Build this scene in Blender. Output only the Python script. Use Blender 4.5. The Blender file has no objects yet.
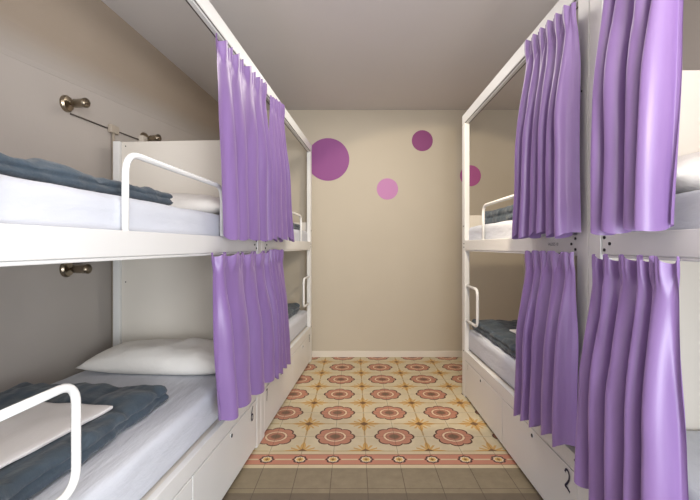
import bpy, bmesh, math, random
from mathutils import Vector, Matrix, noise

random.seed(4)
C = bpy.context.scene.collection
PI = math.pi

# ------------------------------------------------------------------ frames
H = 1.29                      # camera height
A = math.radians(4.0)         # left bunk row and left wall are turned by this
LLAT = 0.80                   # camera to the left row's face
LDIV = 2.668                  # along the left row to the divider of its two bunks
LWALL = 1.857
RX = 0.945                    # face of the right row
RDIV = 1.66
L = 1.95                      # bunk length
D = .985                       # bunk depth
YB = 4.80                     # back wall
ZC = 2.87                     # ceiling
XR = 1.972                    # right wall
YN = -1.6                     # near end of the room

def left_pt(lat, u):
    return Vector((u*math.sin(A) - lat*math.cos(A), u*math.cos(A) + lat*math.sin(A), 0))

class Frame:
    """local x: into the bed (side * depth), local y: direction * distance from the divider"""
    def __init__(self, left, far):
        self.s = -1 if left else 1
        self.k = 1 if far else -1
        self.loc = left_pt(LLAT, LDIV) if left else Vector((RX, RDIV, 0))
        self.rot = -A if left else 0.0
    def p(self, d, u, z):
        return Vector((self.s*d, self.k*u, z))
    def place(self, o):
        o.location = self.loc
        o.rotation_euler = (0, 0, self.rot)

FR = {(l, f): Frame(l, f) for l in (True, False) for f in (True, False)}

# ------------------------------------------------------------------ node helpers
class NT:
    def __init__(self, name):
        self.m = bpy.data.materials.new(name)
        self.m.use_nodes = True
        self.t = self.m.node_tree
        self.b = self.t.nodes['Principled BSDF']
    def n(self, kind): return self.t.nodes.new(kind)
    def link(self, a, b): self.t.links.new(a, b)
    def set(self, sock, v):
        if isinstance(v, (int, float)): sock.default_value = v
        elif isinstance(v, (tuple, list)): sock.default_value = v
        else: self.link(v, sock)
    def math(self, op, a, b=0.0, c=None):
        n = self.n('ShaderNodeMath'); n.operation = op
        self.set(n.inputs[0], a); self.set(n.inputs[1], b)
        if c is not None: self.set(n.inputs[2], c)
        return n.outputs[0]
    def mix(self, f, a, b, mode='MIX'):
        n = self.n('ShaderNodeMix'); n.data_type = 'RGBA'; n.blend_type = mode
        self.set(n.inputs[0], f); self.set(n.inputs[6], a); self.set(n.inputs[7], b)
        return n.outputs[2]
    def noise(self, scale, detail=3, vec=None, rough=.5):
        n = self.n('ShaderNodeTexNoise')
        n.inputs['Scale'].default_value = scale; n.inputs['Detail'].default_value = detail
        n.inputs['Roughness'].default_value = rough
        if vec is None:
            tc = self.n('ShaderNodeTexCoord'); vec = tc.outputs['Object']
        self.link(vec, n.inputs['Vector'])
        return n.outputs['Fac']
    def bump(self, h, strength, dist=.01):
        n = self.n('ShaderNodeBump')
        n.inputs['Strength'].default_value = strength; n.inputs['Distance'].default_value = dist
        self.link(h, n.inputs['Height']); self.link(n.outputs[0], self.b.inputs['Normal'])
    def ramp(self, f, stops, const=False):
        n = self.n('ShaderNodeValToRGB'); r = n.color_ramp
        if const: r.interpolation = 'CONSTANT'
        while len(r.elements) < len(stops): r.elements.new(.5)
        for e, (p, c) in zip(r.elements, stops): e.position = p; e.color = c
        self.link(f, n.inputs[0]); return n.outputs[0]

def lin(r, g, b):
    def f(c):
        c /= 255.0
        return c/12.92 if c <= .04045 else ((c+.055)/1.055)**2.4
    return (f(r), f(g), f(b), 1.0)

def simple(name, col, rough=.5, metal=0.0, var=.06, nscale=6, bump=0.0, bscale=40, bdist=.003):
    m = NT(name)
    f = m.noise(nscale, 4)
    dark = tuple(c*(1-var) for c in col[:3]) + (1,)
    lite = tuple(min(1, c*(1+var)) for c in col[:3]) + (1,)
    m.link(m.mix(f, dark, lite), m.b.inputs['Base Color'])
    m.b.inputs['Roughness'].default_value = rough
    m.b.inputs['Metallic'].default_value = metal
    if bump: m.bump(m.noise(bscale, 4), bump, bdist)
    return m.m

def cloth(name, col, rough, var, bump, scale, stretch, dist=.01, sheen=0.0):
    m = NT(name)
    tc = m.n('ShaderNodeTexCoord'); mp = m.n('ShaderNodeMapping')
    mp.inputs['Scale'].default_value = stretch
    m.link(tc.outputs['Object'], mp.inputs['Vector'])
    f = m.noise(scale, 5, mp.outputs[0], .55)
    g = m.noise(3.0, 3)
    dark = tuple(c*(1-var) for c in col[:3]) + (1,)
    lite = tuple(min(1, c*(1+var)) for c in col[:3]) + (1,)
    m.link(m.mix(g, dark, lite), m.b.inputs['Base Color'])
    m.b.inputs['Roughness'].default_value = rough
    m.b.inputs['Sheen Weight'].default_value = sheen
    m.bump(f, bump, dist)
    return m.m

M = {}
M['wall'] = simple('beige_wall_paint', lin(199, 189, 171), .85, var=.03, nscale=2.5, bump=.15, bscale=60)
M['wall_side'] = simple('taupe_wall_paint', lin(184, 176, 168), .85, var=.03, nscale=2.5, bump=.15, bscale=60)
M['ceiling'] = simple('ceiling_paint', lin(214, 209, 206), .9, var=.03, nscale=1.5, bump=.1, bscale=70)
M['base'] = simple('white_skirting', lin(228, 220, 206), .5, var=.02)
M['white'] = simple('white_painted_metal', lin(229, 228, 225), .38, var=.02, nscale=3)
M['panel'] = simple('cream_laminate', lin(226, 219, 208), .5, var=.02, nscale=2)
M['gloss'] = simple('glossy_white_tube', lin(240, 240, 238), .22, var=.01)
M['dark'] = simple('dark_hole', lin(26, 24, 26), .6, var=.1)
M['track'] = simple('grey_track', lin(92, 84, 80), .4, .4, var=.1)
M['ink'] = simple('blue_black_marker', lin(30, 26, 62), .6, var=.1)
M['chrome'] = simple('brushed_nickel', lin(150, 138, 120), .28, 1.0, var=.1)
M['cord'] = simple('grey_cable', lin(88, 80, 72), .6, var=.1)
M['plug'] = simple('ivory_plastic', lin(214, 204, 190), .5, var=.04)
M['pipe'] = simple('painted_conduit', lin(178, 166, 150), .7, var=.03)
M['sheet'] = cloth('white_cotton_sheet', lin(208, 211, 219), .9, .02, .55, 4, (5, 1.0, 3), .02)
M['pillow'] = cloth('white_pillowcase', lin(236, 232, 226), .9, .02, .6, 4, (2, 3, 2), .02)
M['linen'] = cloth('folded_white_linen', lin(232, 228, 226), .9, .02, .25, 8, (6, 1.5, 1), .006)
M['glass'] = simple('lamp_lens', lin(220, 220, 215), .12, var=.02)

def shade_band_mat():  # wall tone fades to brown upwards: shade painted into the colour
    m = NT('painted_shade_band'); q = m.math
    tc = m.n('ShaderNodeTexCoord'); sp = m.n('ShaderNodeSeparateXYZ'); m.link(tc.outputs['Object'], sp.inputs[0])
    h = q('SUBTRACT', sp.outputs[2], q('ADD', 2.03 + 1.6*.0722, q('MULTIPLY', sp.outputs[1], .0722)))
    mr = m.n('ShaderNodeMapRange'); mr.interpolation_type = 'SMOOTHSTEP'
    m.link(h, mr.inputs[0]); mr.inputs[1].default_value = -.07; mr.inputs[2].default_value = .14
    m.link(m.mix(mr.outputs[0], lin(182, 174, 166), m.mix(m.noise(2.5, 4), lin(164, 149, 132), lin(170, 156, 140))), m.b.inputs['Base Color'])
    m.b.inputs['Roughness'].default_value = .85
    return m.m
M['shade_band'] = shade_band_mat()

def duvet_mat():
    m = NT('slate_quilted_cotton')
    tc = m.n('ShaderNodeTexCoord')
    f = m.noise(7, 5, tc.outputs['Object'], .6)
    col = m.ramp(f, [(.25, lin(44, 55, 65)), (.75, lin(74, 89, 101))])
    m.link(col, m.b.inputs['Base Color'])
    m.b.inputs['Roughness'].default_value = .72
    m.b.inputs['Sheen Weight'].default_value = .15
    w = m.n('ShaderNodeTexWave'); w.inputs['Scale'].default_value = 5; w.inputs['Distortion'].default_value = 4
    w.inputs['Detail'].default_value = 3
    m.link(tc.outputs['Object'], w.inputs['Vector'])
    h = m.math('ADD', m.math('MULTIPLY', w.outputs['Fac'], .35), f)
    m.bump(h, .6, .02)
    return m.m
M['duvet'] = duvet_mat()

def curtain_mat():
    m = NT('lilac_satin')
    tc = m.n('ShaderNodeTexCoord'); mp = m.n('ShaderNodeMapping')
    mp.inputs['Scale'].default_value = (8, 8, .8)
    m.link(tc.outputs['Object'], mp.inputs['Vector'])
    f = m.noise(4, 4, mp.outputs[0])
    m.link(m.mix(f, lin(128, 98, 152), lin(145, 115, 169)), m.b.inputs['Base Color'])
    m.b.inputs['Roughness'].default_value = .36
    m.b.inputs['Specular IOR Level'].default_value = .6
    m.b.inputs['Sheen Weight'].default_value = .25
    m.b.inputs['Sheen Tint'].default_value = lin(210, 180, 235)
    fine = m.n('ShaderNodeMapping'); fine.inputs['Scale'].default_value = (60, 60, 4)
    m.link(tc.outputs['Object'], fine.inputs['Vector'])
    m.bump(m.noise(6, 3, fine.outputs[0]), .08, .002)
    return m.m
M['curtain'] = curtain_mat()

def decal_mat(name, c):
    return simple(name, c, .6, var=.04, nscale=5)
M['plum'] = decal_mat('plum_vinyl', lin(146, 76, 140))
M['pink'] = decal_mat('lilac_vinyl', lin(196, 132, 182))
M['mauve'] = decal_mat('mauve_vinyl', lin(140, 66, 122))
M['rose'] = decal_mat('rose_vinyl', lin(182, 92, 152))

# ------------------------------------------------------------------ floor material
def floor_mat():
    m = NT('patterned_cement_tiles'); q = m.math
    tc = m.n('ShaderNodeTexCoord'); sp = m.n('ShaderNodeSeparateXYZ')
    m.link(tc.outputs['Object'], sp.inputs[0])
    X, Y = sp.outputs[0], sp.outputs[1]
    def cell(v, off, per):               # metres from the middle of a cell
        f = q('FRACT', q('DIVIDE', q('SUBTRACT', v, off), per))
        return q('MULTIPLY', q('SUBTRACT', f, .5), per)
    fx, fy = cell(X, .073, .4), cell(Y, 2.597, .4)
    def lobes(a, b, R, depth, power):
        r = q('SQRT', q('ADD', q('MULTIPLY', a, a), q('MULTIPLY', b, b)))
        th = q('ARCTAN2', b, a)
        c = q('POWER', q('ABSOLUTE', q('COSINE', q('MULTIPLY', th, 4.0))), power)
        return q('DIVIDE', r, q('MULTIPLY', R, q('ADD', 1-depth, q('MULTIPLY', c, depth))))
    rn = lobes(fx, fy, .136, .17, .6)
    cream, pink = lin(214, 196, 160), lin(186, 128, 104)
    mott = m.noise(9, 5, tc.outputs['Object'], .6)
    base = m.mix(mott, lin(190, 175, 142), lin(220, 207, 176))
    ax = q('SUBTRACT', .2, q('ABSOLUTE', fx)); ay = q('SUBTRACT', .2, q('ABSOLUTE', fy))
    mx, mn = q('MAXIMUM', ax, ay), q('MINIMUM', ax, ay)
    # tan line along the seam, leaf arms, splayed leaves, brown diamond
    line = q('MULTIPLY', q('LESS_THAN', mn, .007), q('LESS_THAN', mx, .185))
    col = m.mix(q('MULTIPLY', line, .55), base, lin(190, 150, 84))
    sn = q('SINE', q('MULTIPLY', q('MINIMUM', mx, .125), PI/.125))
    arm = q('LESS_THAN', mn, q('MULTIPLY', sn, .017))
    sp2 = q('MULTIPLY', q('LESS_THAN', q('ABSOLUTE', q('SUBTRACT', mn, q('MULTIPLY', mx, .55))), .008), q('LESS_THAN', mx, .075))
    yel = q('MAXIMUM', arm, sp2)
    col = m.mix(q('MULTIPLY', yel, .85), col, m.mix(mott, lin(186, 134, 54), lin(212, 168, 86)))
    dia = q('LESS_THAN', q('ADD', ax, ay), .033)
    col = m.mix(q('MULTIPLY', dia, .85), col, lin(108, 70, 44))
    fl = m.ramp(q('DIVIDE', rn, 1.2), [(0, pink), (.76, lin(88, 56, 46)), (.835, (1, 1, 1, 1))], True)
    col = m.mix(q('LESS_THAN', rn, 1.0), col, fl)
    rr = q('DIVIDE', q('SQRT', q('ADD', q('MULTIPLY', fx, fx), q('MULTIPLY', fy, fy))), .136)
    inn = m.ramp(rr, [(0, lin(120, 92, 72)), (.20, lin(142, 98, 78)), (.27, lin(178, 122, 98)), (.40, lin(150, 96, 76)), (.44, lin(222, 196, 164)), (.54, lin(160, 104, 84)), (.57, pink)], True)
    col = m.mix(q('LESS_THAN', rr, .60), col, inn)
    seam = q('MINIMUM', q('MINIMUM', ax, ay), q('MINIMUM', q('ABSOLUTE', fx), q('ABSOLUTE', fy)))
    col = m.mix(q('MULTIPLY', q('LESS_THAN', seam, .0016), .6), col, lin(84, 66, 50))
    # border row
    bx = cell(X, -.027, .2); by = q('SUBTRACT', Y, 2.497); aby = q('ABSOLUTE', by)
    bc = m.mix(mott, lin(196, 178, 142), lin(218, 202, 168))
    band = q('MULTIPLY', q('LESS_THAN', aby, .056), q('GREATER_THAN', aby, .007))
    bc = m.mix(band, bc, lin(194, 132, 108))
    edge = q('LESS_THAN', q('ABSOLUTE', q('SUBTRACT', aby, .058)), .003)
    bc = m.mix(edge, bc, lin(150, 100, 80))
    rb = lobes(bx, by, .052, .2, .7)
    bf = m.ramp(q('DIVIDE', rb, 1.25), [(0, lin(150, 100, 50)), (.16, lin(214, 178, 96)), (.34, lin(228, 208, 178)), (.50, lin(84, 54, 46)),
                                        (.70, lin(196, 128, 104)), (.78, (1, 1, 1, 1))], True)
    bc = m.mix(q('LESS_THAN', rb, .975), bc, bf)
    sx = cell(X, .073, .2)
    bseam = q('MINIMUM', q('SUBTRACT', .1, q('ABSOLUTE', sx)), q('ABSOLUTE', q('SUBTRACT', aby, .1)))
    bc = m.mix(q('MULTIPLY', q('LESS_THAN', bseam, .0016), .6), bc, lin(84, 66, 50))
    col = m.mix(q('LESS_THAN', Y, 2.597), col, bc)
    # plain tiles
    n2 = m.noise(14, 6, tc.outputs['Object'], .65)
    gc = m.mix(n2, lin(118, 106, 84), lin(154, 140, 114))
    gy = cell(Y, 2.397, .2)
    gs = q('MINIMUM', q('SUBTRACT', .1, q('ABSOLUTE', sx)), q('SUBTRACT', .1, q('ABSOLUTE', gy)))
    gc = m.mix(q('MULTIPLY', q('LESS_THAN', gs, .002), .7), gc, lin(70, 58, 46))
    gc = m.mix(q('MULTIPLY', q('LESS_THAN', Y, 2.155), .55), gc, lin(74, 62, 54))
    col = m.mix(q('LESS_THAN', Y, 2.397), col, gc)
    m.link(col, m.b.inputs['Base Color'])
    m.link(q('ADD', .42, q('MULTIPLY', mott, .2)), m.b.inputs['Roughness'])
    m.bump(mott, .05, .002)
    return m.m
M['floor'] = floor_mat()

# ------------------------------------------------------------------ mesh helpers
def obj(name, bm, mat, parent=None, smooth=False, bevel=0.0):
    me = bpy.data.meshes.new(name)
    bmesh.ops.recalc_face_normals(bm, faces=bm.faces[:])
    bm.to_mesh(me); bm.free()
    if smooth:
        for p in me.polygons: p.use_smooth = True
    o = bpy.data.objects.new(name, me); C.objects.link(o)
    if mat: me.materials.append(mat)
    if parent: o.parent = parent
    if bevel:
        b = o.modifiers.new('bevel', 'BEVEL'); b.width = bevel; b.segments = 2; b.limit_method = 'ANGLE'
    return o

def tag(o, label=None, cat=None, group=None, kind=None):
    if label: o['label'] = label
    if cat: o['category'] = cat
    if group: o['group'] = group
    if kind: o['kind'] = kind
    return o

def quad_box(bm, pts):
    v = [bm.verts.new(p) for p in pts]
    for f in ((0,1,2,3),(4,7,6,5),(0,4,5,1),(1,5,6,2),(2,6,7,3),(3,7,4,0)):
        bm.faces.new([v[i] for i in f])

def add_box(bm, F, d0, d1, u0, u1, z0, z1):
    c = [(d0,u0),(d1,u0),(d1,u1),(d0,u1)]
    if F is None: P = lambda d, u, z: Vector((d, u, z))
    else: P = F.p
    quad_box(bm, [P(d,u,z0) for d,u in c] + [P(d,u,z1) for d,u in c])

def boxpart(name, F, mat, parent, *dims, bevel=.004, extra=()):
    bm = bmesh.new(); add_box(bm, F, *dims)
    for e in extra: add_box(bm, F, *e)
    return obj(name, bm, mat, parent, bevel=bevel)

def rounded_path(pts, rad, seg=7):
    out = [Vector(pts[0])]
    for i in range(1, len(pts)-1):
        p, a, b = Vector(pts[i]), Vector(pts[i-1]), Vector(pts[i+1])
        r = min(rad, (a-p).length*.49, (b-p).length*.49)
        s, e = p + (a-p).normalized()*r, p + (b-p).normalized()*r
        for k in range(seg+1):
            t = k/seg
            out.append(s*(1-t)**2 + p*2*t*(1-t) + e*t*t)
    out.append(Vector(pts[-1]))
    return out

def add_tube(bm, pts, r, n=12):
    rings = []
    prev = None
    for i, p in enumerate(pts):
        a = pts[max(0, i-1)]; b = pts[min(len(pts)-1, i+1)]
        t = (b-a).normalized()
        if prev is None:
            prev = t.orthogonal().normalized()
        x = (prev - t*prev.dot(t)).normalized(); y = t.cross(x); prev = x
        rr = r[i] if isinstance(r, (list, tuple)) else r
        rings.append([bm.verts.new(p + (x*math.cos(2*PI*k/n) + y*math.sin(2*PI*k/n))*rr) for k in range(n)])
    for a, b in zip(rings, rings[1:]):
        for k in range(n): bm.faces.new((a[k], a[(k+1)%n], b[(k+1)%n], b[k]))
    bm.faces.new(rings[0]); bm.faces.new(rings[-1])

def add_disc(bm, c, axis, r, th, n=20):
    axis = Vector(axis).normalized()
    add_tube(bm, [Vector(c), Vector(c) + axis*th], r, n)

def slab(F, d0, d1, u0, u1, z0, z1, r, seg=.03, amp=0.0, freq=4.0, seed=0, crease=0.0, zfun=None, segz=None):
    """a soft block with rounded edges and a slightly uneven surface"""
    nx = max(4, int((d1-d0)/seg)); ny = max(4, int((u1-u0)/seg)); nz = segz or max(4, int((z1-z0)/.015))
    bm = bmesh.new(); vs = {}
    rr = min(r, (z1-z0)*.499)
    def edge(n, a, b, ra):                  # finer towards the rounded edges
        c = [a + (b-a)*i/n for i in range(n+1)]
        ex = [a+ra*.08, a+ra*.25, a+ra*.5, b-ra*.5, b-ra*.25, b-ra*.08]
        return sorted(set([round(v, 5) for v in c + ex]))
    xs, ys = edge(nx, d0, d1, rr), edge(ny, u0, u1, rr)
    zs = [z0 + (z1-z0)*i/nz for i in range(nz+1)]
    off = Vector((seed*7.3, seed*3.1, seed*1.7))
    def V(i, j, k):
        key = (i, j, k)
        if key in vs: return vs[key]
        p = Vector((xs[i], ys[j], zs[k]))
        q = Vector((min(max(p.x, d0+rr), d1-rr), min(max(p.y, u0+rr), u1-rr), min(max(p.z, z0+rr), z1-rr)))
        dv = p - q
        nrm = dv.normalized() if dv.length > 1e-7 else Vector((0,0,1))
        w = q + nrm*rr
        if amp:
            a = amp*(noise.noise(p*freq + off) + .5*noise.noise(p*freq*2.3 + off))
            w += nrm*a*(1 if p.z > z0+.01 else .2)
        if crease and abs(nrm.z) < .9:
            zm = (z0+z1)/2 + .006*noise.noise(p*6+off)
            w -= nrm*crease*math.exp(-((p.z-zm)/.010)**2)
        if zfun: w.z += zfun(w.x, w.y)
        vs[key] = bm.verts.new(F.p(w.x, w.y, w.z)); return vs[key]
    X, Y, Z = len(xs)-1, len(ys)-1, len(zs)-1
    for i in range(X):
        for j in range(Y):
            bm.faces.new((V(i,j,Z), V(i+1,j,Z), V(i+1,j+1,Z), V(i,j+1,Z)))
            bm.faces.new((V(i,j,0), V(i,j+1,0), V(i+1,j+1,0), V(i+1,j,0)))
    for k in range(Z):
        for i in range(X):
            bm.faces.new((V(i,0,k), V(i+1,0,k), V(i+1,0,k+1), V(i,0,k+1)))
            bm.faces.new((V(i,Y,k), V(i,Y,k+1), V(i+1,Y,k+1), V(i+1,Y,k)))
        for j in range(Y):
            bm.faces.new((V(0,j,k), V(0,j,k+1), V(0,j+1,k+1), V(0,j+1,k)))
            bm.faces.new((V(X,j,k), V(X,j+1,k), V(X,j+1,k+1), V(X,j,k+1)))
    return bm

def pillow_bm(F, dc, uc, z, wd, wu, th, seed, tilt=0.0):
    bm = bmesh.new(); n = 40; m = 28
    off = Vector((seed*5.1, seed*2.7, 0))
    grids = []
    for top in (1, 0):
        g = []
        for i in range(n+1):
            row = []
            for j in range(m+1):
                a, b = -1+2*i/n, -1+2*j/m
                e = max(0, (1-abs(a)**3.2)*(1-abs(b)**2.8))**.5
                x = a*wd*(1-.05*(1-abs(b)**2)*0 - .045*abs(a)*(1-b*b))
                y = b*wu*(1-.06*abs(b)*(1-a*a)*-.0 - .05*abs(b)*(1-a*a)*.6)
                p = Vector((x, y, 0))
                w = noise.noise(p*6+off)*.018 + noise.noise(Vector((x*16, y*5, 3))+off)*.006
                zz = th*.3 + (th*.7*e if top else -th*.3*min(1, e*1.4)) + (w*e if top else 0)
                zz += tilt*y*.5
                row.append((dc+x, uc+y, z+max(zz, .001)))
            g.append(row)
        grids.append(g)
    vt = [[bm.verts.new(F.p(*p)) for p in r] for r in grids[0]]
    vb = [[vt[i][j] if i in (0, n) or j in (0, m) else bm.verts.new(F.p(*grids[1][i][j])) for j in range(m+1)] for i in range(n+1)]
    for i in range(n):
        for j in range(m):
            bm.faces.new((vt[i][j], vt[i+1][j], vt[i+1][j+1], vt[i][j+1]))
            f = (vb[i][j], vb[i][j+1], vb[i+1][j+1], vb[i+1][j])
            if len(set(f)) == 4: 
                try: bm.faces.new(f)
                except ValueError: pass
    return bm

# ------------------------------------------------------------------ the room
def struct(name, bm, mat):
    return tag(obj(name, bm, mat), kind='structure')

def room():
    xl = lambda y: (y*math.sin(A) - LWALL)/math.cos(A)
    t = .12
    bm = bmesh.new(); add_box(bm, None, -2.4, XR+.1, YN, YB+.1, -t, 0); struct('floor', bm, M['floor'])
    bm = bmesh.new(); add_box(bm, None, -2.4, XR+.1, YN, YB+.1, ZC, ZC+t); struct('ceiling', bm, M['ceiling'])
    bm = bmesh.new(); add_box(bm, None, -2.4, XR+t, YB, YB+t, 0, ZC); struct('wall_back', bm, M['wall'])
    bm = bmesh.new(); add_box(bm, None, XR, XR+t, YN, YB, 0, ZC); struct('wall_right', bm, M['wall_side'])
    bm = bmesh.new()
    c = [(xl(YN), YN), (xl(YB), YB), (xl(YB)-t, YB), (xl(YN)-t, YN)]
    quad_box(bm, [Vector((x,y,0)) for x,y in c] + [Vector((x,y,ZC)) for x,y in c]); struct('wall_left', bm, M['wall_side'])
    # added relief along the left wall top, shaped and tinted as a shade band
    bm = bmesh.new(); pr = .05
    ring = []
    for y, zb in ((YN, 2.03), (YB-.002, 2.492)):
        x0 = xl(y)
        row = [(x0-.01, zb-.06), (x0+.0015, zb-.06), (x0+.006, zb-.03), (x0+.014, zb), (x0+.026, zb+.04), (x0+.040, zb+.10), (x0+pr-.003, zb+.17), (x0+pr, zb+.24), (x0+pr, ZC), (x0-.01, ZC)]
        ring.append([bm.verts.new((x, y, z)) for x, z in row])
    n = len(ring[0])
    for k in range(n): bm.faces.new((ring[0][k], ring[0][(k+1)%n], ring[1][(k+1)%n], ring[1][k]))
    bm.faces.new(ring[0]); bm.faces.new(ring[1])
    struct('shade_trim_1', bm, M['shade_band'])
    o = obj('baseboard_back', None or (lambda b: (add_box(b, None, xl(YB)+.01, XR, YB-.014, YB, 0, .072), b)[1])(bmesh.new()), M['base'], bevel=.003)
    tag(o, kind='structure')
room()

# ------------------------------------------------------------------ wall decals
def decal(px, py, r, mat, label):
    s = YB/413.0
    bm = bmesh.new(); add_disc(bm, (0,0,0), (0,-1,0), r, .002, 64)
    o = obj('wall_decal', bm, mat)
    o.location = ((px-354)*s, YB-.0005, H + (246-py)*s)
    tag(o, label, 'wall sticker', 'round wall stickers')
decal(328, 159.5, .248, M['plum'], 'largest plum round wall sticker beside the left bunk post')
decal(387.4, 189, .124, M['pink'], 'pale lilac round wall sticker, lowest on the back wall')
decal(422.3, 140.7, .122, M['mauve'], 'small dark mauve round wall sticker near the ceiling')
decal(470.4, 175.8, .122, M['rose'], 'rose round wall sticker partly behind the right bunk post')

# ------------------------------------------------------------------ bunks
PW = .084                 # post width along the bed
DIGITS = {
 '1': [[(.5,1),(.5,0)]],
 '2': [[(.15,.78),(.3,.97),(.6,1),(.82,.8),(.75,.55),(.4,.25),(.12,.06),(.4,.1),(.9,.0)]],
 '6': [[(.75,1),(.42,.75),(.2,.4),(.22,.12),(.5,0),(.78,.12),(.8,.35),(.5,.5),(.22,.36)]],
 '7': [[(.1,.95),(.85,1),(.6,.5),(.45,0)]],
 '8': [[(.5,.53),(.2,.7),(.3,.95),(.6,1),(.8,.8),(.5,.53),(.2,.25),(.35,.02),(.65,.02),(.82,.25),(.5,.53)]],
}
def number_bm(F, ch, uc, zc, w, h, lw):
    """brushed digit on the aisle face; reading direction as seen from the aisle"""
    bm = bmesh.new()
    for st in DIGITS[ch]:
        pts = rounded_path([Vector((x, y, 0)) for x, y in st], .25, 4) if len(st) > 2 else [Vector((x,y,0)) for x,y in st]
        rows = []
        for i, p in enumerate(pts):
            a, b = pts[max(0,i-1)], pts[min(len(pts)-1,i+1)]
            t = Vector(((b.x-a.x)*w, (b.y-a.y)*h)); t = t.normalized() if t.length else Vector((1,0))
            nx, ny = -t.y*lw/2, t.x*lw/2
            row = []
            for sg in (1, -1):
                x = (p.x-.5)*w + nx*sg; y = zc + (p.y-.5)*h + ny*sg
                # the aisle viewer's right is +Y on the left row and -Y on the right row
                yy = F.k*uc + (x if F.s < 0 else -x)
                row.append(bm.verts.new((F.s*-.0012, yy, y)))
            rows.append(row)
        for r0, r1 in zip(rows, rows[1:]): bm.faces.new((r0[0], r0[1], r1[1], r1[0]))
    return bm

def bolts(F, root, spots, r=.006):
    for u, z in spots:
        bm = bmesh.new(); add_disc(bm, F.p(.002, u, z), (-F.s, 0, 0), r, .005, 12)
        obj('bolt', bm, M['dark'], root)

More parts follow.
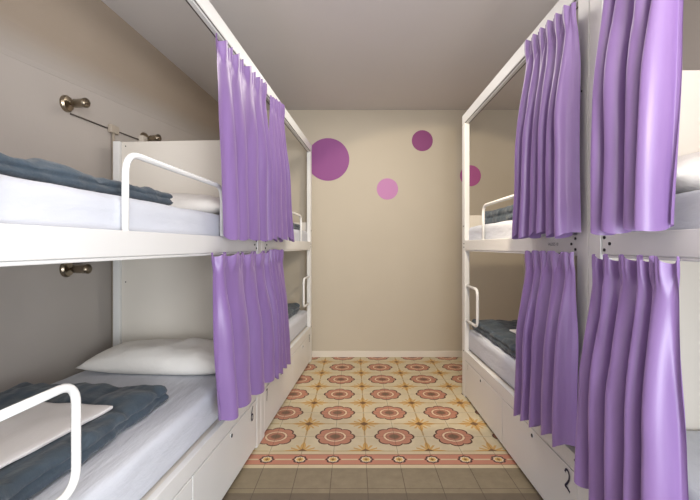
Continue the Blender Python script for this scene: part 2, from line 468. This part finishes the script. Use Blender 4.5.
def bunk(left, far, label, numbers=None, rail_text=None, loop=(.30, .95, .655)):
    F = FR[left, far]
    root = bpy.data.objects.new('bunk_bed', None); C.objects.link(root); F.place(root)
    tag(root, label, 'bunk bed', 'white metal bunk beds')
    W, Pn = M['white'], M['panel']
    # front posts to the curtain rail, rear posts to the panel top
    for u0 in (.0015, L-PW):
        boxpart('post', F, W, root, 0, .042, u0, u0+PW-.0015, 0, 2.342)
        boxpart('post', F, W, root, D-.045, D, u0, u0+.05, 0, 1.985)
    boxpart('cover_plate', F, W, root, -.004, -.0005, .0015, PW-.001, .40, 1.965, bevel=.0015)
    boxpart('top_rail', F, W, root, 0, .045, .0015, L, 2.345, 2.425)
    tr = boxpart('curtain_track', F, W, root, .009, .031, PW, L-PW, 2.334, 2.3445, bevel=.001)
    boxpart('slot', F, M['track'], tr, .034, .040, PW, L-PW, 2.336, 2.3446, bevel=0)
    boxpart('slot', F, M['track'], tr, .003, .006, PW, L-PW, 2.342, 2.3446, bevel=0)
    # upper bed
    boxpart('side_rail', F, W, root, .001, .03, PW+.0005, L-PW-.0005, 1.257, 1.338, bevel=.003,
            extra=[(.004, .055, PW+.0005, L-PW-.0005, 1.246, 1.2565)])
    boxpart('side_rail', F, W, root, D-.03, D-.001, .06, L-.05, 1.257, 1.338)
    boxpart('bed_base', F, Pn, root, .056, D-.031, .04, L-.05, 1.262, 1.29)
    bm = bmesh.new()
    add_tube(bm, rounded_path([F.p(.016, L-.54, 1.336), F.p(.016, L-.54, 1.59), F.p(.016, L-1.33, 1.59), F.p(.016, L-1.33, 1.336)], .075), .011, 14)
    obj('guard_rail', bm, M['gloss'], root, True)
    bm = bmesh.new()
    add_tube(bm, rounded_path([F.p(.02, L-PW+.004, loop[1]), F.p(.02, L-PW-loop[0], loop[1]), F.p(.02, L-PW-loop[0], loop[2]), F.p(.02, L-PW+.004, loop[2])], .06), .0115, 14)
    obj('guard_loop', bm, M['gloss'], root, True)
    # end panels
    boxpart('head_panel', F, Pn, root, .0425, D-.0455, .0015, .028, .03, 1.985, bevel=.002)
    boxpart('foot_panel', F, Pn, root, .0425, D-.0455, L-.03, L-.008, 1.262, 1.555, bevel=.002)
    boxpart('foot_panel', F, Pn, root, .0425, D-.0455, L-.03, L-.008, .03, .56, bevel=.002)
    # storage base under the lower bed
    boxpart('base_rail', F, W, root, .001, .03, PW+.0005, L-PW-.0005, .322, .398, bevel=.002)
    boxpart('bed_base', F, Pn, root, .031, D-.046, .03, L-.031, .36, .392)
    half = (PW + L - PW)/2
    for i, (a, b) in enumerate(((PW+.004, half-.003), (half+.003, L-PW-.004))):
        dr = boxpart('drawer_front', F, W, root, .0015, .02, a, b, .022, .316, bevel=.0025)
        c = (a+b)/2
        bm = bmesh.new(); add_disc(bm, F.p(.003, c, .287), (-F.s,0,0), .0125, .004, 16); lk = obj('lock', bm, M['gloss'], dr)
        bm = bmesh.new(); add_disc(bm, F.p(-.0005, c, .285), (-F.s,0,0), .0095, .003, 14); obj('keyhole', bm, M['dark'], lk)
        if numbers and numbers[i]:
            ch, u, z, w, h, lw = numbers[i]
            mk = obj('number_mark', number_bm(F, ch, u, z, w, h, lw), M['ink'], dr)
        for cu in (a+.12, b-.12):
            bm = bmesh.new(); add_disc(bm, F.p(.035, cu, .0), (0,0,1), .014, .021, 14); obj('foot', bm, M['dark'], dr)
    # fixings
    bolts(F, root, [(PW+.018, 1.322), (PW+.018, 1.275), (PW+.05, 1.2985), (L-PW+.02, 1.31), (L-PW+.02, 1.28), (L-PW+.03, 1.46)])
    bolts(F, root, [(PW+.02, .375), (L-PW+.03, .39)], .005)
    for z in (1.93,):
        bm = bmesh.new(); add_disc(bm, F.p(-.003, PW*.55, z), (-F.s,0,0), .0045, .003, 10); obj('bolt', bm, M['dark'], root)
    bm = bmesh.new(); add_disc(bm, F.p(D-.075, .027, 1.955), (0,F.k,0), .004, .003, 10); obj('bolt', bm, M['dark'], root)
    bm = bmesh.new(); add_disc(bm, F.p(D-.075, .027, 1.05), (0,F.k,0), .004, .003, 10); obj('bolt', bm, M['dark'], root)
    if rail_text:
        cu = bpy.data.curves.new('maker_mark', 'FONT'); cu.body = rail_text; cu.size = .020; cu.align_x = 'CENTER'; cu.align_y = 'CENTER'
        tmp = bpy.data.objects.new('maker_mark_text', cu); C.objects.link(tmp)
        bpy.context.view_layer.update()
        me = bpy.data.meshes.new_from_object(tmp.evaluated_get(bpy.context.evaluated_depsgraph_get()))
        bpy.data.objects.remove(tmp); bpy.data.curves.remove(cu)
        me.materials.clear(); me.materials.append(M['ink'])
        o = bpy.data.objects.new('maker_mark', me); C.objects.link(o); o.parent = root
        o.location = F.p(-.0008, .30, 1.298)
        o.rotation_euler = (PI/2, 0, -PI/2 if not left else PI/2)
    return root

bunk(True, False, 'near white bunk bed on the left, its white guard loop filling the lower left',
     [('6', .185, .262, .055, .085, .010), None], loop=(.25, .925, .64))
bunk(True, True, 'far white bunk bed on the left, its end post near the largest purple wall circle',
     [('7', .135, .262, .05, .08, .008), ('8', L-PW-.075, .285, .045, .075, .008)])
bunk(False, False, 'nearest white bunk bed on the right, cut off by the photo edge', None)
bunk(False, True, 'far white bunk bed on the right, with the number 2 on its drawer',
     [('2', .168, .256, .058, .088, .011), ('1', L-PW-.10, .285, .04, .045, .004)], 'VALDEC-10')

# ------------------------------------------------------------------ bedding
def place(o, F): F.place(o); return o

def mattress(left, far, upper, label, seed):
    F = FR[left, far]
    z0, z1 = (1.291, 1.457) if upper else (.393, .577)
    bm = slab(F, .034, D-.05, .034, L-.036, z0, z1, .04, .05, .004, 5, seed)
    o = place(obj('mattress', bm, M['sheet'], None, True), F)
    tag(o, label, 'mattress', 'mattresses in white sheets'); return o

names = {(True, False): 'near left', (True, True): 'far left', (False, False): 'near right', (False, True): 'far right'}
ML = {
 (True, False, True): 'white mattress on the near left upper bed, below the long slate duvet',
 (True, False, False): 'white sheeted mattress on the lower bed of the near left bunk, largest in view',
 (True, True, True): 'white mattress on the upper bed of the far left bunk, behind its small guard rail',
 (True, True, False): 'white mattress on the lower bed of the far left bunk, behind the lilac curtain',
 (False, False, True): 'white mattress with lilac shade at the right photo edge, under the pinkish pillow',
 (False, False, False): 'white mattress at the bottom right photo edge, beside the long lower curtain',
 (False, True, True): 'white mattress on the upper bed of the far right bunk, level with the middle rail',
 (False, True, False): 'white mattress on the lower bed of the far right bunk, under dark duvet and linen',
}
for i, (k, lab) in enumerate(ML.items()): mattress(*k, lab, i+1)

def pillow(left, far, upper, label, dc, uc, wd, wu, th, seed):
    F = FR[left, far]
    z = 1.458 if upper else .578
    o = place(obj('pillow', pillow_bm(F, dc, uc, z, wd, wu, th, seed), M['pillow'], None, True), F)
    tag(o, label, 'pillow', 'white pillows'); return o
pillow(True, False, True, 'white pillow on the upper left bed, partly behind the guard rail', .46, .28, .40, .22, .135, 1)
pillow(True, False, False, 'plump white pillow on the lower left bed against the cream panel', .46, .30, .42, .22, .145, 2)
pillow(False, False, True, 'white pillow on the upper right bed at the photo edge, against the cream panel', .40, .24, .40, .20, .15, 3)

def duvet(left, far, upper, label, d0, d1, f0, f1, th, seed, press=None):
    """f0, f1 are measured from the foot end"""
    F = FR[left, far]
    z = 1.459 if upper else .579
    off = Vector((seed*2.2, seed*4.4, 0))
    def zf(x, y):
        return .010*noise.noise(Vector((x*5, y*5, 1))+off)*0 
    bm = slab(F, d0, d1, L-f1, L-f0, z, z+th, .036, .018, .017, 8, seed, .012, None, 12)
    for v in bm.verts:
        v.co.z = max(v.co.z, z)
        # uneven outline
        a = noise.noise(Vector((v.co.x*5, v.co.y*5, 2))+off)
        v.co.y += .018*a*F.k; v.co.x += .012*noise.noise(Vector((v.co.x*6, v.co.y*6, 9))+off)
        # quilting channels on top
        if v.co.z > z+th*.6:
            c = abs(math.sin((v.co.y + .25*v.co.x)*PI/.24)); e = abs(math.sin((v.co.x)*PI/.33+.6))
            v.co.z -= .012*(1-min(1, c*2.2))**1.5 + .009*(1-min(1, e*2.2))**1.5
        if press:                                        # flattened where the linen lies
            dd, ff = abs(v.co.x)-press[0], (L-abs(v.co.y))-press[1]
            out = max(abs(dd)-press[2]/2, abs(ff)-press[3]/2, 0)
            v.co.z = min(v.co.z, press[4] - .002 + out*.5)
    o = place(obj('duvet', bm, M['duvet'], None, True), F)
    tag(o, label, 'duvet', 'folded slate duvets'); return o
duvet(True, False, True, 'long slate duvet folded on the upper near left bed below the wall lamp', .09, .72, .05, 1.0, .06, 1)
duvet(True, False, False, 'slate duvet folded on the lower near left bed, under the large linen', .17, .87, .05, 1.10, .084, 2, (.445, .53, .40, .64, .656))
duvet(True, True, True, 'slate duvet on the upper far left bed, a dark strip behind the guard rail', .10, .80, .06, 1.0, .07, 3)
duvet(True, True, False, 'slate duvet on the lower far left bed, beside the guard loop near the back', .10, .85, .10, 1.0, .080, 4, (.45, .80, .38, .44, .653))
duvet(False, True, True, 'slate duvet folded on the upper far right bed behind the guard rail', .12, .80, .16, 1.05, .115, 5)
duvet(False, True, False, 'slate duvet on the lower far right bed, left of the lilac curtain', .06, .85, .07, 1.15, .085, 6, (.40, .78, .40, .54, .658))

def linen(left, far, label, dc, fc, wd, wu, z, rot, seed):
    F = FR[left, far]
    bm = slab(F, dc-wd/2, dc+wd/2, L-fc-wu/2, L-fc+wu/2, z, z+.014, .006, .025, .0035, 6, seed, 0, None, 5)
    ctr = F.p(dc, L-fc, 0)
    R = Matrix.Rotation(rot, 4, 'Z')
    for v in bm.verts:
        v.co = ctr + R @ (v.co-ctr)
        v.co.z += .004*noise.noise(Vector((v.co.x*9, v.co.y*9, seed)))
    o = place(obj('folded_linen', bm, M['linen'], None, True), F)
    tag(o, label, 'linen', 'folded white linen'); return o
linen(True, False, 'large folded white linen on the slate duvet of the lower near left bed', .445, .53, .36, .60, .657, -.08, 1)
linen(True, True, 'sliver of folded white linen on the slate duvet of the lower far left bed', .45, .80, .34, .40, .654, .05, 2)
linen(False, True, 'folded white linen on the dark duvet of the lower far right bed', .40, .78, .36, .50, .659, .05, 3)

# ------------------------------------------------------------------ curtains
def smooth01(t): t = min(1, max(0, t)); return t*t*(3-2*t)

def curtain(left, far, upper, label, top, bot, folds, seed, ztop, zbot, amp=.03, base=.045, edge_in=0.0, skew=1.0):
    """top, bot: the span along the bed, from the divider, at the heading and at the hem"""
    F = FR[left, far]
    rnd = random.Random(seed)
    off = Vector((seed*3.7, seed*1.3, seed*.7))
    NS, NTT = 220, 60
    zt = ztop if isinstance(ztop, tuple) else (ztop, ztop)
    zb = zbot if isinstance(zbot, tuple) else (zbot, zbot)
    ws = [rnd.uniform(.5, 1.5) for _ in range(folds)]
    tot = sum(ws); cum = [0]
    for w in ws: cum.append(cum[-1]+w/tot)
    def phase(s):
        s = s**skew
        for i in range(folds):
            if s <= cum[i+1] or i == folds-1:
                return 2*PI*(i + (s-cum[i])/(cum[i+1]-cum[i]))
    def point(s, t):
        ph = phase(s) + .9*noise.noise(Vector((s*3.0, t*1.6, 0))+off)*smooth01(t*2)
        g = smooth01((.13-t)/.10)                    # gathered heading
        lo = smooth01((t-.05)/.5)
        A1 = amp*(.35+.65*lo)*(1+.35*noise.noise(Vector((s*4, t*.8, 5))+off))
        wide = 2.1*math.sqrt(math.sin(ph/2)**2*.96+.04) - 1.25
        d = A1*(.85*wide + .35*math.sin(ph+rnd_c) + .12*math.sin(2*ph+1.1+rnd_c))
        d += .011*g*math.sin(2*ph+.5) + .004*g*math.sin(5*ph)
        d += .006*noise.noise(Vector((s*9, t*3.5, 2))+off)*(1-g)
        q = s*folds*.9 - t*1.3                      # slanting creases that run down from the pleats
        d += .011*(abs(noise.noise(Vector((q*2.1, t*1.1, 8))+off))-.25)*smooth01(t*9)*(1-.75*smooth01((t-.25)/.5))
        uu0 = top[0] + (bot[0]-top[0])*t
        uu1 = top[1] + (bot[1]-top[1])*t
        u = uu0 + (uu1-uu0)*s + .12*A1*math.sin(2*ph)*(1 if 0.02 < s < .98 else 0)
        d0 = base + .012*lo
        if edge_in: d -= edge_in*smooth01((s-.80)/.2)
        za, zc = zt[0]+(zt[1]-zt[0])*s, zb[0]+(zb[1]-zb[0])*s
        z = za + (zc-za)*t
        z += (.010*math.cos(2*ph)+.006*noise.noise(Vector((s*20, 0, 0))+off))*smooth01((.06-t)/.06)
        z += (.012*math.sin(ph+.8) + .02*noise.noise(Vector((s*5, 3, 0))+off))*smooth01((t-.8)/.2)
        x = d0 + d
        x = max(.008, x) if not edge_in else max(-.02 if s > .9 else .008, x)
        return F.p(-x, u, z)
    rnd_c = rnd.uniform(-.5, .5)
    tsplit = .075
    def sheet(t0, t1, n, name, parent=None):
        bm = bmesh.new(); rows = []
        for j in range(n+1):
            t = t0 + (t1-t0)*j/n
            rows.append([bm.verts.new(point(i/NS, t)) for i in range(NS+1)])
        for a, b in zip(rows, rows[1:]):
            for i in range(NS): bm.faces.new((a[i], a[i+1], b[i+1], b[i]))
        return obj(name, bm, M['curtain'], parent, True)
    o = sheet(tsplit, 1.0, NTT, 'curtain'); F.place(o)
    sheet(0.0, tsplit, 10, 'heading', o)
    tag(o, label, 'curtain', 'lilac satin bunk curtains')
    return o

UZ = ((2.30, 2.27), 1.336)
curtain(True, False, True, 'near upper lilac curtain on the left, hung beside the white guard rail', (.05, .83), (-.03, .75), 5, 11, (2.33, 2.255), 1.336, amp=.028, skew=.8)
curtain(True, True, True, 'far upper lilac curtain on the left, just past the divider post', (.055, .42), (.05, .70), 5, 12, (2.29, 2.35), 1.336, amp=.024)
curtain(True, False, False, 'near lower lilac curtain on the left, beside the white pillow', (.045, .90), (-.10, .83), 5, 13, 1.252, (.44, .48), amp=.040, base=.06, skew=.85)
curtain(True, True, False, 'far lower lilac curtain on the left, hanging beside the small dark duvet', (.055, .42), (.14, .61), 4, 14, 1.256, .37, amp=.028, base=.042)
curtain(False, False, True, 'near upper lilac curtain on the right, with the pink lit edge beside the pillow', (.235, .54), (.225, .48), 4, 25, 2.31, 1.342, amp=.062, base=.07, edge_in=.02)
curtain(False, True, True, 'far upper lilac curtain on the right, beside the open upper bed', (.01, .475), (.0, .57), 6, 16, (2.27, 2.33), 1.342, amp=.048, base=.056)
curtain(False, False, False, 'near lower lilac curtain on the right, longest and nearest in the photo', (.165, .53), (.135, .555), 5, 17, 1.252, (.45, .33), amp=.062, base=.078, edge_in=.01)
curtain(False, True, False, 'far lower lilac curtain on the right, above the drawer marked 2', (.01, .47), (.02, .57), 5, 18, 1.258, (.475, .40), amp=.048, base=.06)

# ------------------------------------------------------------------ wall lamps on the left wall
def wall_axes():
    n = Vector((math.cos(A), -math.sin(A), 0))        # out of the wall
    t = Vector((math.sin(A), math.cos(A), 0))         # along the wall, away from the camera
    return n, t
WN, WT = wall_axes()
def lamp(u, z, label, aim=(1, -.35, -.05)):
    root = bpy.data.objects.new('wall_lamp', None); C.objects.link(root)
    p = left_pt(LWALL, u); root.location = (p.x, p.y, z); root.rotation_euler = (0, 0, -A)
    tag(root, label, 'wall lamp', 'nickel spot lamps on the left wall')
    # local +x is out of the wall, +y along it
    bm = bmesh.new()
    add_tube(bm, [Vector((0,0,0)), Vector((.012,0,0)), Vector((.022,0,0)), Vector((.026,0,0))], [.048,.048,.040,.015], 28)
    obj('wall_plate', bm, M['chrome'], root, False)
    bm = bmesh.new()
    add_tube(bm, [Vector((.02,0,0)), Vector((.06,0,-.002))], .009, 14)
    add_tube(bm, [Vector((.06,0,-.022)), Vector((.06,0,.022))], .013, 16)
    obj('swivel', bm, M['chrome'], root, True)
    a = Vector(aim).normalized()
    s = Vector((.06,0,0)) - a*.012
    bm = bmesh.new()
    add_tube(bm, [s, s+a*.004, s+a*.03, s+a*.095, s+a*.105, s+a*.106, s+a*.088], [.012,.021,.025,.026,.028,.023,.021], 24)
    sh = obj('spot_head', bm, M['chrome'], root, True)
    bm = bmesh.new(); add_disc(bm, s+a*.099, a, .0225, .003, 24); obj('lens', bm, M['glass'], sh)
    return root
lamp(2.30, 2.125, 'nickel spot lamp on the left wall above the long slate duvet', (1, -.35, -.1))
lamp(3.09, 2.125, 'nickel spot lamp on the left wall, half hidden behind the cream panel top', (1, -.5, -.1))
lamp(2.30, 1.155, 'nickel spot lamp on the left wall over the lower bed, just below the rail', (1, -.2, .02))

def wall_tube(name, pts, r, mat, label, cat, group=None):
    bm = bmesh.new()
    add_tube(bm, [left_pt(LWALL-off, u) + Vector((0,0,z)) for u, z, off in pts], r, 10)
    o = obj(name, bm, mat, None, True); tag(o, label, cat, group); return o
wall_tube('power_cord', [(2.33, 2.075, .006), (2.36, 2.077, .006), (2.66, 2.085, .006)], .0045, M['cord'], 'thin grey cord along the left wall from the spot lamp to the junction box', 'cable', 'cords on the left wall')
wall_tube('power_cord', [(2.76, 2.09, .006), (2.98, 2.098, .006), (3.02, 2.10, .006)], .0045, M['cord'], 'thin grey cord on the left wall from junction box to white connector', 'cable', 'cords on the left wall')
wall_tube('power_cord', [(2.35, 1.185, .006), (2.72, 1.200, .006)], .0045, M['cord'], 'thin grey cord behind the lower left bed, just below the bunk rail', 'cable', 'cords on the left wall')
wall_tube('conduit', [(2.71, .02, .012), (2.71, 1.0, .012), (2.71, 2.06, .012)], .011, M['pipe'], 'vertical painted conduit on the left wall beside the cream panel', 'pipe')
def wall_box(name, u, z, su, sz, dep, mat, label, cat):
    bm = bmesh.new()
    c = [(0,-su),(dep,-su),(dep,su),(0,su)]
    quad_box(bm, [Vector((d,y,-sz)) for d,y in c] + [Vector((d,y,sz)) for d,y in c])
    o = obj(name, bm, mat, None, bevel=.006); p = left_pt(LWALL, u); o.location = (p.x, p.y, z); o.rotation_euler = (0,0,-A)
    tag(o, label, cat); return o
jb = wall_box('junction_box', 2.71, 2.088, .042, .028, .03, M['pipe'], 'small beige junction box atop the conduit on the left wall', 'junction box')
cb = wall_box('cable_connector', 3.05, 2.105, .032, .028, .04, M['plug'], 'small ivory connector block beside the half hidden wall lamp', 'connector')

# ------------------------------------------------------------------ camera and light
cam = bpy.data.cameras.new('camera'); co = bpy.data.objects.new('camera', cam); C.objects.link(co)
co.location = (0, 0, H); co.rotation_euler = (PI/2, 0, 0)
cam.sensor_width = 36; cam.lens = 413/700*36
cam.shift_x = -4/700; cam.shift_y = -4/700
cam.clip_start = .02
bpy.context.scene.camera = co

def area(name, loc, rot, sx, sy, power, col):
    l = bpy.data.lights.new(name, 'AREA'); l.shape = 'RECTANGLE'; l.size = sx; l.size_y = sy; l.energy = power; l.color = col
    o = bpy.data.objects.new(name, l); C.objects.link(o); o.location = loc; o.rotation_euler = rot; return o
def spot(name, loc, az, el, size, blend, power, col, soft):
    sp = bpy.data.lights.new(name, 'SPOT'); sp.energy = power; sp.color = col; sp.spot_size = math.radians(size); sp.spot_blend = blend; sp.shadow_soft_size = soft
    so = bpy.data.objects.new(name, sp); C.objects.link(so); so.location = loc
    az, el = math.radians(az), math.radians(el)
    so.rotation_euler = Vector((math.sin(az)*math.cos(el), math.cos(az)*math.cos(el), math.sin(el))).to_track_quat('-Z', 'Y').to_euler()
area('window_light', (.8, -1.45, 1.55), (math.radians(90), 0, math.radians(14)), 1.6, 1.7, 40, (.92, .96, 1.0))
area('side_fill', (.88, -.7, .78), Vector((-1, 1.0, -.02)).to_track_quat('-Z', 'Y').to_euler(), .9, 1.3, 40, (.88, .94, 1.0))  # added cool fill for the left bunks, no window there
area('bounce_light', (.45, -.7, 1.85), (math.radians(160), 0, 0), .6, .4, 66, (1.0, .95, .92))  # added unseen fill, aimed up to brighten the ceiling
area('aisle_fill', (.15, 3.2, 2.85), (0, 0, 0), .5, 1.6, 17, (1.0, .95, .87))  # added overhead fill for the far end, without a fixture
spot('warm_light', (.65, 2.25, 2.10), 5, -30, 88, .10, 42, (1.0, .84, .60), .05)  # added spot without a fixture, its cone edge set on the back wall
w = bpy.data.worlds.new('world'); bpy.context.scene.world = w; w.use_nodes = True
w.node_tree.nodes['Background'].inputs[0].default_value = (.93, .96, 1.0, 1)
w.node_tree.nodes['Background'].inputs[1].default_value = .9
bpy.context.scene.view_settings.view_transform = 'Standard'
bpy.context.scene.view_settings.look = 'None'
bpy.context.scene.view_settings.exposure = .24
